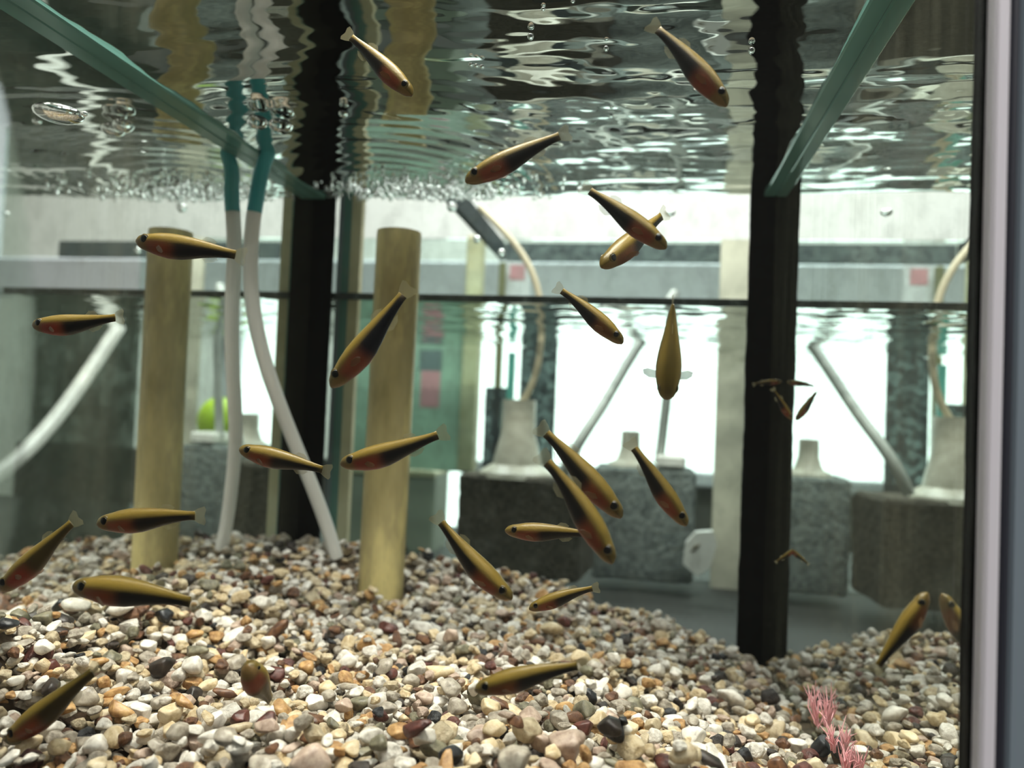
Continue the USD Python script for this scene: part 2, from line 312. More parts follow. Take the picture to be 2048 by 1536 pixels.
def meniscus(X, Y, x0, x1, y0, y1, h=0.0016, l=0.0014):
    d = np.minimum.reduce([X - x0, x1 - X, Y - y0, y1 - Y]); return h * np.exp(-d / l)
gx, gy = np.meshgrid(np.linspace(XL, XR, 330), np.linspace(YF, YB, 330), indexing='ij')
gz = ZW + ripples(gx, gy) + meniscus(gx, gy, XL, XR, YF, YB)
ii, jj = np.meshgrid(np.arange(329), np.arange(329), indexing='ij'); a = (ii * 330 + jj).ravel()
ff = np.vstack([np.stack([a, a + 330, a + 331], 1), np.stack([a, a + 331, a + 1], 1)])
tag(obj('water_surface', trimesh.Trimesh(np.stack([gx, gy, gz], -1).reshape(-1, 3), ff, process=False), 'water', smooth=True),
    'rippling water surface of the near aquarium seen from below', 'water')

# ------------------------------------------------------------------ the tank behind and what stands in it
bt = thing('aquarium', 'rear aquarium with a lower water level and stained glass behind the near one', 'aquarium', (-0.1, 0.58, ZB))
BX0, BX1 = -0.40, 0.142
tag(obj('glass_pane', box(BX1, BX1 + G, Y2, Y3, ZB, Z2 + 0.004), 'algae_glass', bt), 'side pane overgrown with dark algae')
obj('glass_pane', box(BX0 - G, BX1 + G, Y3, Y3 + G, ZB, 0.165), 'far_glass', bt)
obj('glass_pane', box(BX0 - G, BX0, Y2, Y3, ZB, 0.165), 'far_glass', bt)
obj('bottom_pane', box(BX0 - G, BX1 + G, Y2, Y3 + G, ZB - 0.006, ZB), 'dark_floor', bt)
def vx(px, py, Y): return at_y(px, py, Y)[0]
# stained strips: rim braces (an L seen against the white wall), corner posts of old silicone
zr1, zr0 = at_y(1250, 489, Y3)[2], at_y(1250, 526, Y3)[2]
DX = vx(1012, 520, Y3)
tag(obj('rim_brace', box(DX, BX1 + 0.10, Y3 - 0.004, Y3, zr0, zr1, 0.0008), 'rim_glass', bt), 'mottled dark glass brace along the rear rim')
tag(obj('rim_brace', box(DX - 0.005, DX, Y2 + 0.01, Y3 - 0.004, zr0, zr1, 0.0008), 'rim_glass', bt), 'mottled dark glass brace running back from the near rim')
zb_ = at_y(1075, 935, Y3)[2]
obj('stained_strip', box(vx(1040, 780, Y3 - 0.004), vx(1112, 780, Y3 - 0.004), Y3 - 0.004, Y3 - 0.001, ZB, Z2), 'rim_glass', bt)
obj('stained_strip', box(vx(968, 860, Y3 - 0.004), vx(1012, 860, Y3 - 0.004), Y3 - 0.004, Y3 - 0.001, ZB, at_y(990, 775, Y3)[2]), 'rim_glass', bt)
tag(obj('glass_edge', box(vx(1017, 730, Y3 - 0.01), vx(1031, 730, Y3 - 0.01), Y3 - 0.012, Y3 - 0.008, ZB, Z2 - 0.006), 'teal_edge', bt), 'bright teal cut glass edge')
tag(obj('silicone_seam', box(vx(1432, 800, Y3 - 0.02), vx(1503, 800, Y3 - 0.02), Y3 - 0.022, Y3 - 0.016, ZB, zr1), 'cream_silicone', bt), 'wide cream silicone corner seam, brown towards the bottom')
# strips beside the near-left seam: blue-white, teal and cream edges of the dividing glass
for x0, x1, mm in ((667, 676, 'blue_glass_edge'), (676, 692, 'teal_glass'), (692, 712, 'cream_post')):
    obj('glass_edge', box(vx(x0, 750, Y2 + 0.004), vx(x1, 750, Y2 + 0.004), Y2 + 0.003, Y2 + 0.008, ZB, 0.15), mm, bt)
# dark strip painted for the meniscus at the rear tank's water level
tag(obj('meniscus_strip', box(BX0, BX1 + 0.13, Y2 + 0.0005, Y2 + 0.0025, Z2 - 0.0003, Z2 + 0.0036, 0.0003), 'meniscus_dark', bt), 'dark strip standing for the meniscus at the rear water level')
gx2, gy2 = np.meshgrid(np.linspace(BX0, BX1, 160), np.linspace(Y2 + 0.003, Y3, 120), indexing='ij')
pz = np.stack([gx2, gy2, 0 * gx2], -1)
gz2 = Z2 + 0.0030 * (meshkit.fbm(pz * np.array([40, 60, 1]), 3, 3) - 0.5)
ii, jj = np.meshgrid(np.arange(159), np.arange(119), indexing='ij'); a = (ii * 120 + jj).ravel()
ff = np.vstack([np.stack([a, a + 120, a + 121], 1), np.stack([a, a + 121, a + 1], 1)])
tag(obj('water_surface', trimesh.Trimesh(np.stack([gx2, gy2, gz2], -1).reshape(-1, 3), ff, process=False), 'water', smooth=True),
    'calmer, lower water surface of the rear aquarium', 'water')

def sponge_filter(label, px0, px1, py0, py1, Y, depth, neck, mats, turn=0.0):
    c0, c1 = at_y(px0, py0, Y), at_y(px1, py1, Y)
    t_ = thing('sponge_filter', label, 'filter', ((c0[0] + c1[0]) / 2, Y + depth / 2, c1[2]))
    b = box(c0[0], c1[0], Y, Y + depth, c1[2], c0[2], 0.0025).subdivide_to_size(0.006)
    b = trimesh.Trimesh(b.vertices, b.faces); n = meshkit.fbm(b.vertices * 260, 3, 4)[:, None] - 0.5
    b.vertices += b.vertex_normals * n * 0.003
    b.apply_transform(trimesh.transformations.rotation_matrix(turn, [0, 0, 1], t_.loc + [0, 0, 0]))
    obj('sponge_block', b, mats[0], t_)
    xa, za, r1, r2, h = neck                                   # neck: pixel x, top pixel y, radii
    nx = at_y(xa, za, Y + depth / 2); z0 = c0[2] - 0.002
    H = nx[2] - z0
    prof = [(0, 0), (r2, 0), (r2 * 0.95, 0.004), (r2 * 0.62, 0.10 * H + 0.004), (r1 * 1.35, 0.3 * H), (r1 * 1.05, 0.55 * H), (r1, H), (r1 * 0.75, H), (0, H)]
    n_ = lathe(prof, 36); n_.apply_translation([nx[0], Y + depth / 2, z0]); obj('filter_neck', n_, mats[1], t_)
    return t_, np.array([nx[0], Y + depth / 2, nx[2]])
fa, top = sponge_filter('dark brown block sponge filter with a flared pale neck in the rear tank', 922, 1168, 948, 1165, 0.60, 0.06, (1040, 800, 0.0135, 0.032, 0), ('sponge', 'filter_plastic'), -0.12)
p = [top - [0, 0, 0.004], at_y(1068, 760, 0.63), at_y(1082, 690, 0.63), at_y(1080, 600, 0.63), at_y(1062, 540, 0.63), at_y(1012, 468, 0.63), at_y(960, 415, 0.63)]
obj('air_hose', tube(curve(p, 40), 0.0028, 12), 'hose_cream', fa)
fb, top = sponge_filter('blue-grey block sponge filter behind the brown one, right of it', 1190, 1385, 932, 1170, 0.665, 0.05, (1262, 862, 0.008, 0.02, 0), ('sponge_grey', 'filter_plastic'))
obj('highlight_slab', px_box(1312, 1372, 911, 936, 0.664, 0.03, 0.002), 'white_plastic', fb)  # white slab painted in for a highlight on the sponge
hz = thing('air_hose', 'grey air hose slanting across the bright window in the rear tank', 'hose', at_y(1150, 900, 0.577))
obj('hose', tube(curve([at_y(1125, 950, 0.592), at_y(1150, 900, 0.595), at_y(1205, 812, 0.62), at_y(1265, 710, 0.65), at_y(1290, 672, 0.66), at_y(1320, 630, 0.67), at_y(1350, 585, 0.68)], 30), 0.0042, 12), 'hose_grey', hz)
hz = thing('air_hose', 'grey air hose standing upright over the blue-grey sponge filter', 'hose', at_y(1318, 920, 0.68))
obj('hose', tube(curve([at_y(1318, 925, 0.68), at_y(1326, 860, 0.68), at_y(1334, 790, 0.68), at_y(1345, 690, 0.68), at_y(1352, 610, 0.68)], 24), 0.0042, 12), 'hose_grey', hz)
# mirrored in the left pane: hose that hangs right of the rear tank
def left_mirror(px, py, Yv):
    """A point seen at this pixel by way of the left pane, at the unfolded depth Yv."""
    q = at_y(px, py, Yv); return np.array([2 * XL - q[0], q[1], q[2]])
lm = []
for px, py in ((-70, 985), (0, 948), (70, 888), (150, 790), (240, 655)):
    sl = -ray(px, py)[0] / ray(px, py)[1]; lm.append(left_mirror(px, py, -2 * XL / (sl - 0.152)))
hz = thing('air_hose', 'thick white air hose curving down before the algae pane, seen mirrored at the left edge', 'hose', lm[0])
obj('hose', tube(curve(lm, 30), 0.0062, 14), 'hose', hz)
# white hexagonal plate
t_ = thing('hexagonal_plate', 'small white six-sided plastic plate low in the rear tank by the cream seam', 'plate', at_y(1397, 1150, 0.63))
hexa = np.array([at_y(x, y, 0.63) for x, y in ((1372, 1085), (1392, 1064), (1426, 1062), (1434, 1088), (1420, 1135), (1394, 1152), (1366, 1128))])
hh = trimesh.convex.convex_hull(np.vstack([hexa, hexa + [0, 0.008, 0]])); obj('plate', hh, 'white_plastic', t_)
a, b = at_y(1382, 1104, 0.6292), at_y(1400, 1088, 0.6292)
st = tube([a, (a + b) / 2 + [0, 0, 0.001], b], [0.0006, 0.0018, 0.0005], 8); obj('stain', st, 'stain', t_)

# ------------------------------------------------------------------ things between the rear tank and the window
t_ = thing('plastic_board', 'pale green plastic board with a blurred pink and grey print left of the cream post', 'board', at_y(800, 940, 0.80))
bd = px_box(690, 922, 630, 937, 0.80, 0.003, 0.0005); obj('panel', bd, 'pale_green', t_)
obj('print', px_box(842, 880, 742, 815, 0.799, 0.001), 'pink_print', t_); obj('print', px_box(840, 884, 700, 742, 0.799, 0.001), 'grey_print', t_)
t_ = thing('post', 'cream wooden post between the pale green board and the sponge filter neck', 'post', at_y(938, 1100, 0.79))
obj('shaft', px_box(924, 956, 470, 945, 0.79, 0.02, 0.002), 'cream_post', t_)
t_ = thing('post', 'thin olive post standing above the rear rim left of the pink-spotted sheet', 'post', at_y(1004, 620, 0.83))
obj('shaft', px_box(990, 1003, 524, 935, 0.83, 0.008, 0.001), 'olive_post', t_)
t_ = thing('hanging_sheet', 'white sheet with a pink spot hanging behind the rear rim', 'sheet', at_y(1035, 620, 0.85))
obj('sheet', px_box(1006, 1058, 524, 690, 0.85, 0.003, 0.0005), 'white_board', t_); obj('spot', px_box(1020, 1050, 530, 560, 0.849, 0.001), 'pink_print', t_)
t_ = thing('cardboard_box', 'greyish box standing below the pale green board', 'box', at_y(780, 1200, 0.80))
obj('body', px_box(690, 868, 941, 1105, 0.80, 0.06, 0.003), 'grey_board', t_); obj('lid', px_box(688, 870, 938, 952, 0.797, 0.066, 0.002), 'cream_post', t_)
c = left_mirror(440, 842, 0.86)
t_ = thing('toy_ball', 'yellow-green ball behind the rear tank, seen mirrored beside the left air hose', 'ball', c)
s = trimesh.creation.icosphere(3, 0.025); s.vertices *= [1, 1, 1.15]; s.apply_translation(c); obj('ball', s, 'yellow_green', t_)
obj('cord', tube([c + [0, 0, 0.028], c + [0, 0, 0.05], c + [0, 0, 0.14]], 0.0015, 8), 'rubber', t_)
# ------------------------------------------------------------------ pipe and air hose in the front tank
b, tp = at_y(763, 1185, 0.38), at_y(801, 466, 0.38)
pp = thing('pipe', 'upright yellowed plastic pipe standing in the gravel', 'pipe', b)
ro, ri = 0.0114, 0.0095
prof = [(ri, 0), (ro, 0), (ro, 0.985), (ro * 0.985, 1), (ri * 1.02, 1), (ri, 0.985), (ri, 0)]
ax = tp - b + 0.0; L = np.linalg.norm(ax); base = b - 0.06 * ax
pm = trimesh.creation.revolve(np.array([(r, h * (L * 1.06)) for r, h in prof]), sections=48)
pm.apply_transform(trimesh.geometry.align_vectors([0, 0, 1], ax / L)); pm.apply_translation(base)
obj('pipe_wall', pm, 'pvc', pp)
hp = [at_y(676, 1115, 0.394), at_y(664, 1075, 0.392), at_y(632, 985, 0.384), at_y(590, 880, 0.372), at_y(550, 775, 0.358), at_y(522, 680, 0.348), at_y(508, 600, 0.343), at_y(505, 510, 0.341), at_y(512, 430, 0.340)]
ht = [at_y(512, 430, 0.340), at_y(520, 380, 0.340), at_y(530, 335, 0.341)]
hu = [at_y(530, 335, 0.341), at_y(541, 305, 0.341), at_y(548, 275, 0.341), at_y(549, 262, 0.338), at_y(549, 262, 0.338) + [0.002, -0.045, 0.014], np.array([-0.172, 0.244, 0.19]), np.array([-0.185, 0.25, 0.27]), np.array([-0.24, 0.25, 0.29]), np.array([-0.29, 0.26, 0.2]), np.array([-0.30, 0.27, 0.02]), np.array([-0.30, 0.28, -0.13]), np.array([-0.32, 0.33, -0.151])]
full = curve(hp + ht[1:] + hu[1:], 260)
def near_i(q): return int(np.argmin(np.linalg.norm(full - q, axis=1)))
i1, i2 = near_i(ht[0]), near_i(ht[-1])
ah = thing('air_hose', 'white air hose with a teal band rising from the gravel through the water surface', 'hose', full[0])
obj('hose', tube(full[:i1 + 1], 0.0035, 16), 'hose', ah)
tag(obj('hose_band', tube(full[i1:i2 + 1], 0.00355, 16), 'hose_teal', ah), 'teal band near the water line')
ie = near_i(at_y(549, 262, 0.338))
obj('hose_band', tube(full[i2:ie + 1], 0.0035, 16), 'hose_teal', ah)
obj('hose', tube(full[ie:], 0.0035, 12), 'hose', ah)

# ------------------------------------------------------------------ bubbles at and under the surface
def bubble(px, py, wpx, hpx, label, group=None, Y=None):
    c = at_z(px, py, ZW - 0.001) if Y is None else at_y(px, py, Y)
    rx = wpx / 2 * c[1] / F; rz = max(hpx / 2 * c[1] / F, rx * 0.3)
    s = trimesh.creation.icosphere(3, 1.0); v = s.vertices
    v[:, 2] = np.where(v[:, 2] > 0, v[:, 2] * 0.6, v[:, 2]); s.vertices = v * [rx, rx, rz]
    c = c - [0, 0, 0.6 * rz if Y is None else 0]; s.apply_translation(c)
    tag(obj('air_bubble', s, 'bubble', smooth=True), label, 'bubble', group)
for q in ((130, 232, 104, 42, 'large flat air bubble clinging to the front glass at far left'), (181, 233, 16, 14, 'tiny air bubble touching the right end of the largest bubble'),
          (520, 236, 46, 36, 'round air bubble beside the teal hose tip, left one of a pair'), (566, 243, 52, 36, 'round air bubble right of its twin beside the teal hose tip'),
          (1063, 73, 14, 16, 'small bright bubble near the top edge above the highest middle fish'), (1088, 21, 10, 10, 'tiny bubble at the top edge right of the pipe reflection'),
          (1147, 6, 9, 9, 'tiny bubble cut by the top edge of the picture'), (1213, 97, 11, 14, 'tiny bubble just left of the fish at upper right'),
          (1502, 100, 13, 16, 'tiny bubble on the reflected black seam at upper right'), (944, 131, 11, 9, 'left bubble of three in a short row near the top'),
          (955, 133, 11, 9, 'middle bubble of three in a short row near the top'), (966, 135, 11, 9, 'right bubble of three in a short row near the top'),
          (1223, 232, 9, 10, 'tiny bubble on the surface between the two upper right fish'), (690, 225, 20, 18, 'bubble beside the reflected seam left of the pipe reflection')):
    bubble(*q, Y=0.173 if q[0] < 200 else None)
for q in ((905, 413, 22, 26, 'clear bubble at the rear water line right of the pipe'), (1340, 426, 22, 18, 'clear bubble at the rear water line above the crossing fish'),
          (1792, 424, 34, 18, 'flat bubble at the rear water line, seen mirrored in the right pane')):
    bubble(*q, Y=0.415) if q[0] < 1500 else None
for q in ((955, 478, 16, 20, 'bubble on the slanting stained brace, upper of two'), (1004, 505, 14, 22, 'bubble on the slanting stained brace, lower of two')): bubble(*q, Y=0.417)
for q in ((878, 640, 24, 22, 'round dark bubble below the dark meniscus strip right of the pipe'), (916, 637, 20, 12, 'flat dark bubble below the dark meniscus strip, right of the round one')): bubble(*q, Y=0.60)
# froth of tiny bubbles round the hose at the rear
fr_ = []
for k in range(420):
    x, y = rng.normal(-0.125, 0.035), 0.418 - abs(rng.normal(0, 0.022))
    if not (XL + 0.01 < x < XR - 0.02): continue
    r = rng.uniform(0.0004, 0.0013); s = trimesh.creation.icosphere(1, r); s.apply_translation([x, y, ZW - r * 0.9 + ripples(np.array(x), np.array(y))]); fr_.append(s)
tag(obj('froth', cat_(*fr_), 'bubble', smooth=True), 'froth of tiny bubbles on the water surface round the hose', 'bubbles', kind='stuff')

# ------------------------------------------------------------------ gravel
def on_glass(px, py, X): return at_x(px, py, X)
ctl = [on_glass(1530, 1310, XR), on_glass(1592, 1395, XR), on_glass(1690, 1536, XR),
       on_glass(0, 1200, XL), on_glass(340, 1138, XL), on_glass(600, 1062, XL),
       *[at_y(x, y, 0.417) for x, y in ((700, 1064), (850, 1088), (960, 1112), (1100, 1140), (1200, 1186), (1300, 1205), (1430, 1262))],
       *[at_y(x, y, 0.17) for x, y in ((0, 1470), (500, 1490), (900, 1536), (1300, 1570), (1700, 1650), (1900, 1690))],
       at_y(770, 1172, 0.372), at_y(200, 1270, 0.235), at_y(620, 1250, 0.29), at_y(1000, 1290, 0.29), at_y(1300, 1390, 0.27)]
ctl = np.array(ctl)
hfun = RBFInterpolator(ctl[:, :2], ctl[:, 2], kernel='thin_plate_spline', smoothing=2e-6)
RES = 0.0005
nx_, ny_ = int((XR - XL) / RES) + 1, int((YB - YF) / RES) + 1
cx_, cy_ = XL + np.arange(nx_) * RES, YF + np.arange(ny_) * RES
HX, HY = np.meshgrid(cx_, cy_, indexing='ij')
target = hfun(np.stack([HX.ravel(), HY.ravel()], 1)).reshape(HX.shape)
hm = target - 0.0075 - 0.010 * np.exp(-(HY - YF) / 0.004)
st_ = slice(None, None, 4)
bx, by, bz = HX[st_, st_], HY[st_, st_], hm[st_, st_]
ny4 = bx.shape[1]; ii, jj = np.meshgrid(np.arange(bx.shape[0] - 1), np.arange(ny4 - 1), indexing='ij'); a = (ii * ny4 + jj).ravel()
ff = np.vstack([np.stack([a, a + ny4, a + ny4 + 1], 1), np.stack([a, a + ny4 + 1, a + 1], 1)])
bv = np.stack([bx, by, bz - 0.001], -1).reshape(-1, 3)
gravel_bed = trimesh.Trimesh(bv, ff, process=False)

def stone(seed, el=(1, 1, 1), angular=0.5, sub=2):
    angular *= 1.4
    r = np.random.default_rng(seed); s = trimesh.creation.icosphere(sub, 1.0); v = np.array(s.vertices)
    for _ in range(int(9 * angular) + 3):
        n = r.normal(size=3); n /= np.linalg.norm(n); d = r.uniform(0.55, 0.88)
        k = v @ n; over = np.maximum(k - d, 0); v -= over[:, None] * n * 0.92
    v *= 1 + 0.16 * (meshkit.fbm(v * 1.6 + seed * 7.3, 3, seed)[:, None] - 0.5)
    v *= np.array(el); v /= np.abs(v).max()
    return trimesh.Trimesh(v, s.faces, process=False)
names = list(PEB); weights = np.array([0.26, 0.20, 0.15, 0.075, 0.055, 0.03, 0.06, 0.05, 0.02, 0.012, 0.11]); weights /= weights.sum()
shapes = [stone(100 + k, el, ang) for k, (el, ang) in enumerate([((1, .8, .65), .4), ((1, .7, .55), .7), ((1, .9, .75), .5), ((1, .55, .45), .5), ((1, .78, .7), .9), ((1, .85, .5), .3), ((1, .62, .6), .8), ((1, .45, .35), .6)])]
pool = []                                       # (shape, colour, size, position, rotation)
def rot_of(r):
    yaw, tilt, ax_ = r.uniform(0, 2 * np.pi), r.normal(0, 0.45), r.uniform(0, 2 * np.pi)
    T = trimesh.transformations
    return (T.rotation_matrix(tilt, [np.cos(ax_), np.sin(ax_), 0]) @ T.rotation_matrix(yaw, [0, 0, 1]))[:3, :3]
def drop(sh, col, size, x, y, rot, fixed=None):
    v = shapes[sh].vertices * size @ rot.T
    ex = np.abs(v).max(0); zmax, zmin = v[:, 2].max(), v[:, 2].min()
    i0, i1 = max(int((x - ex[0] * .8 - XL) / RES), 0), min(int((x + ex[0] * .8 - XL) / RES) + 1, nx_)
    j0, j1 = max(int((y - ex[1] * .8 - YF) / RES), 0), min(int((y + ex[1] * .8 - YF) / RES) + 1, ny_)
    if i1 <= i0 or j1 <= j0: return
    px_, py_ = HX[i0:i1, j0:j1] - x, HY[i0:i1, j0:j1] - y
    q = 1 - (px_ / ex[0]) ** 2 - (py_ / ex[1]) ** 2; ok = q > 0.05
    if not ok.any(): return
    patch = hm[i0:i1, j0:j1]
    rest = np.percentile((patch + ex[2] * np.sqrt(np.maximum(q, 0)))[ok], 78)
    z = rest - 0.12 * size if fixed is None else fixed
    hm[i0:i1, j0:j1] = np.where(ok, np.maximum(patch, z + ex[2] * np.sqrt(np.maximum(q, 0)) * 0.92), patch)
    pool.append((sh, col, size, np.array([x, y, z]), rot))
pipe_xy, hose_xy = at_y(765, 1150, 0.38)[:2], at_y(670, 1095, 0.393)[:2]
NST = 6800
for k in range(NST):
    cand = np.stack([rng.uniform(XL + .0018, XR - .0018, 7), rng.uniform(YF + .0018, YB - .0018, 7)], 1)
    ci = ((cand - [XL, YF]) / RES).astype(int)
    x, y = cand[np.argmin(hm[ci[:, 0], ci[:, 1]] - target[ci[:, 0], ci[:, 1]])]
    size = float(np.clip(rng.lognormal(math.log(0.00225), 0.30), 0.0013, 0.0042))
    if k % 40 == 0: size *= 1.25
    x = float(np.clip(x, XL + size * .9, XR - size * .9)); y = float(np.clip(y, YF + size * .9, YB - size * .9))
    if np.hypot(x - pipe_xy[0], y - pipe_xy[1]) < ro + size * 0.7 or np.hypot(x - hose_xy[0], y - hose_xy[1]) < 0.0035 + size * .7: continue
    drop(int(rng.integers(len(shapes))), int(rng.choice(len(names), p=weights)), size, x, y, rot_of(rng))
# conspicuous single pebbles, laid where the photograph shows them
def surf_hit(px, py):
    d = ray(px, py)
    for Y in np.arange(YF + 0.001, YB, 0.0004):
        q = d * Y / d[1]; i, j = int((q[0] - XL) / RES), int((q[1] - YF) / RES)
        if 0 <= i < nx_ and q[2] <= hm[i, j]: return q
    return None
special = [((332, 1340), 'dark brown', 4, 62, 'large dark brown triangular pebble in the left foreground gravel'), ((135, 1238), 'dark brown', 5, 50, 'rounded dark brown pebble under the blurred fish at left'),
           ((335, 1238), 'black', 0, 46, 'round blackish pebble below the tail of the blurred left fish'), ((22, 1310), 'black', 5, 52, 'blackish smooth pebble at the left edge'),
           ((240, 1385), 'amber', 7, 66, 'long flat orange-brown pebble left of the small facing fish'), ((250, 1418), 'amber', 3, 72, 'wide flat amber pebble below the long orange-brown one'),
           ((375, 1412), 'amber', 3, 52, 'yellow-amber pebble standing aslant in the left foreground'), ((555, 1275), 'brown', 3, 76, 'long brown pebble above the small facing fish'),
           ((398, 1305), 'olive grey', 3, 60, 'long olive-brown pebble left of the small facing fish'), ((540, 1297), 'white', 0, 40, 'round white pebble just below the long brown one'),
           ((395, 1335), 'white', 2, 52, 'white angular pebble right of the dark triangular one'), ((245, 1232), 'white', 5, 62, 'pale oval pebble high in the left foreground'),
           ((130, 1500), 'cream', 0, 56, 'large cream oval pebble at the bottom left'), ((205, 1495), 'white', 2, 60, 'broad white pebble next to the large cream oval at bottom left'),
           ((400, 1458), 'white', 6, 44, 'white egg-shaped pebble at the bottom edge left of the middle'), ((572, 1420), 'amber', 5, 52, 'orange oval pebble below the small facing fish'),
           ((488, 1480), 'white', 6, 34, 'small bright white pebble near the bottom, below the small facing fish'), ((835, 1465), 'maroon', 3, 74, 'long dark red pebble leaning at the bottom middle'),
           ((877, 1350), 'cream', 3, 74, 'long pale cream pebble left of the large front fish'), ((850, 1258), 'white', 6, 46, 'white pebble standing upright above the middle foreground'),
           ((780, 1258), 'maroon', 5, 44, 'dark red pebble left of the upright white one'), ((1105, 1265), 'cream', 5, 50, 'yellowish cream pebble right of the middle, above the front fish tail'),
           ((1130, 1275), 'maroon', 0, 32, 'small round maroon pebble touching the yellowish cream one'), ((1150, 1435), 'brown', 6, 42, 'brown upright pebble below the large front fish'),
           ((1170, 1455), 'maroon', 4, 44, 'dark maroon pebble beneath the brown upright one'), ((1245, 1441), 'black', 0, 28, 'small round black pebble in the right foreground'),
           ((1222, 1480), 'dark brown', 0, 56, 'round speckled dark pebble at the bottom right of the middle'), ((985, 1418), 'cream', 4, 46, 'cream pebble just under the large front fish'),
           ((950, 1400), 'white', 0, 36, 'round white pebble under the head of the large front fish'), ((905, 1275), 'pinkish', 0, 40, 'pinkish pebble in the middle of the gravel'),
           ((1500, 1300), 'white', 3, 50, 'long white pebble near the foot of the right rear seam'), ((1640, 1500), 'black', 4, 46, 'shiny black pebble by the right pane at the bottom'),
           ((765, 1490), 'olive grey', 2, 46, 'round olive pebble at the bottom left of the long red one'), ((720, 1415), 'olive grey', 1, 52, 'angular grey-green pebble in the middle foreground'),
           ((1460, 1420), 'white', 5, 56, 'white oblong pebble in the right foreground'), ((1230, 1330), 'white', 0, 34, 'oval white pebble right of the front fish tail'),
           ((1320, 1255), 'grey quartz', 2, 40, 'grey quartz pebble on the right slope'), ((620, 1340), 'amber', 2, 40, 'amber lump right of the small facing fish')]
chosen = []
for (px, py), col, sh, wpx, label in special:
    q = surf_hit(px, py)
    if q is None: continue
    size = wpx / 2 * q[1] / F; r = np.random.default_rng(px * 7 + py)
    T = trimesh.transformations
    rt = (T.rotation_matrix(r.normal(0, 0.2), [1, 0, 0]) @ T.rotation_matrix(r.normal(0, 0.4), [0, 1, 0]))[:3, :3]
    chosen.append((len(pool), label)); n0 = len(pool)
    drop(sh, names.index(col), size, q[0], max(q[1], YF + size), rt)
    if len(pool) == n0: chosen.pop(); continue
    s_ = pool[-1]; pool[-1] = (*s_[:3], s_[3] - [0, 0, 0.25 * size], s_[4])
# the 300 pebbles that show largest are things of their own
pos = np.array([p_[3] for p_ in pool]); siz = np.array([p_[2] for p_ in pool]); pxy = proj(pos)
gi = ((pos[:, :2] - [XL, YF]) / RES).astype(int)
open_top = pos[:, 2] + siz * 0.75 > hm[np.clip(gi[:, 0], 0, nx_ - 1), np.clip(gi[:, 1], 0, ny_ - 1)]
seen = open_top & (pxy[:, 0] > 5) & (pxy[:, 0] < 1900) & (pxy[:, 1] < 1530) & (pos[:, 2] > target[np.clip(gi[:, 0], 0, nx_ - 1), np.clip(gi[:, 1], 0, ny_ - 1)] - 0.004)
score = np.where(seen, siz / pos[:, 1], 0)
single = {k: l for k, l in chosen}
for k in np.argsort(-score):
    if len(single) >= 300: break
    if k not in single and score[k] > 0: single[int(k)] = None
sz_med = np.median([siz[k] / pos[k, 1] for k in single])
def where(px, py):
    c = ['far left', 'left', 'left of middle', 'middle', 'right of middle', 'right'][min(int(px / 290), 5)]
    r_ = 'bottom row' if py > 1450 else 'front slope' if py > 1330 else 'upper slope'
    return f'{r_}, {c}'
def shape_word(sh): return {0: 'rounded', 1: 'angular', 2: 'chunky', 3: 'long', 4: 'blocky', 5: 'flat', 6: 'egg-shaped', 7: 'slender'}[sh]
alike = {}
for k, label in sorted(single.items()):
    if label is None: alike.setdefault(f'{shape_word(pool[k][0])} {names[pool[k][1]]} pebble, {where(*pxy[k])}', []).append(k)
unique = {}
for lab, ks in alike.items():
    ks = sorted(ks, key=lambda k: pxy[k, 0]); n = len(ks)
    words = {1: [''], 2: ['left one of two', 'right one of two'], 3: ['leftmost of three', 'middle one of three', 'rightmost of three']}.get(n) or [f'number {i + 1} of {n} from left' for i in range(n)]
    for k, w_ in zip(ks, words): unique[k] = lab + (', ' + w_ if w_ else '')
for k, label in sorted(single.items()):
    sh, col, size, c, rt = pool[k]
    s = shapes[sh].copy(); s.vertices = s.vertices * size @ rt.T + c
    if label is None:
        label = unique[k]
        grp = 'pebbles on the ' + where(*pxy[k])
    else: grp = 'conspicuous pebbles'
    m_ = obj('pebble', s, 'pebble_' + names[col].replace(' ', '_'), smooth=40)
    tag(m_, label, 'pebble', grp)
# all further stones: one instancer
pi = UsdGeom.PointInstancer.Define(stage, '/World/gravel')
tag(pi, 'mixed cream, grey and brown gravel heaped over the aquarium floor', 'gravel', kind='stuff')
protos = []
for ci_, cn in enumerate(names):
    for si in range(len(shapes)):
        pm_ = usdkit.mesh(stage, f'/World/gravel/stone_{ci_ * len(shapes) + si:03d}', shapes[si], MAT['stone_' + cn.replace(' ', '_')], smooth=40); protos.append(pm_.GetPath())
bed = usdkit.mesh(stage, '/World/gravel/bed', gravel_bed, MAT['gravel_bed'], smooth=True); protos.append(bed.GetPath())
pi.CreatePrototypesRel().SetTargets(protos)
rest = [p_ for k, p_ in enumerate(pool) if k not in single]
Q = []
for p_ in rest:
    M = np.eye(4); M[:3, :3] = p_[4]; q = trimesh.transformations.quaternion_from_matrix(M); Q.append(Gf.Quath(float(q[0]), float(q[1]), float(q[2]), float(q[3])))
Q.append(Gf.Quath(1, 0, 0, 0))
pi.CreateProtoIndicesAttr([p_[1] * len(shapes) + p_[0] for p_ in rest] + [len(protos) - 1])
pi.CreatePositionsAttr(Vt.Vec3fArray.FromNumpy(np.array([p_[3] for p_ in rest] + [np.zeros(3)], np.float32)))
pi.CreateScalesAttr(Vt.Vec3fArray.FromNumpy(np.array([[p_[2]] * 3 for p_ in rest] + [[1, 1, 1]], np.float32)))
pi.CreateOrientationsAttr(Q)
print('stones', len(pool), 'single', len(single))

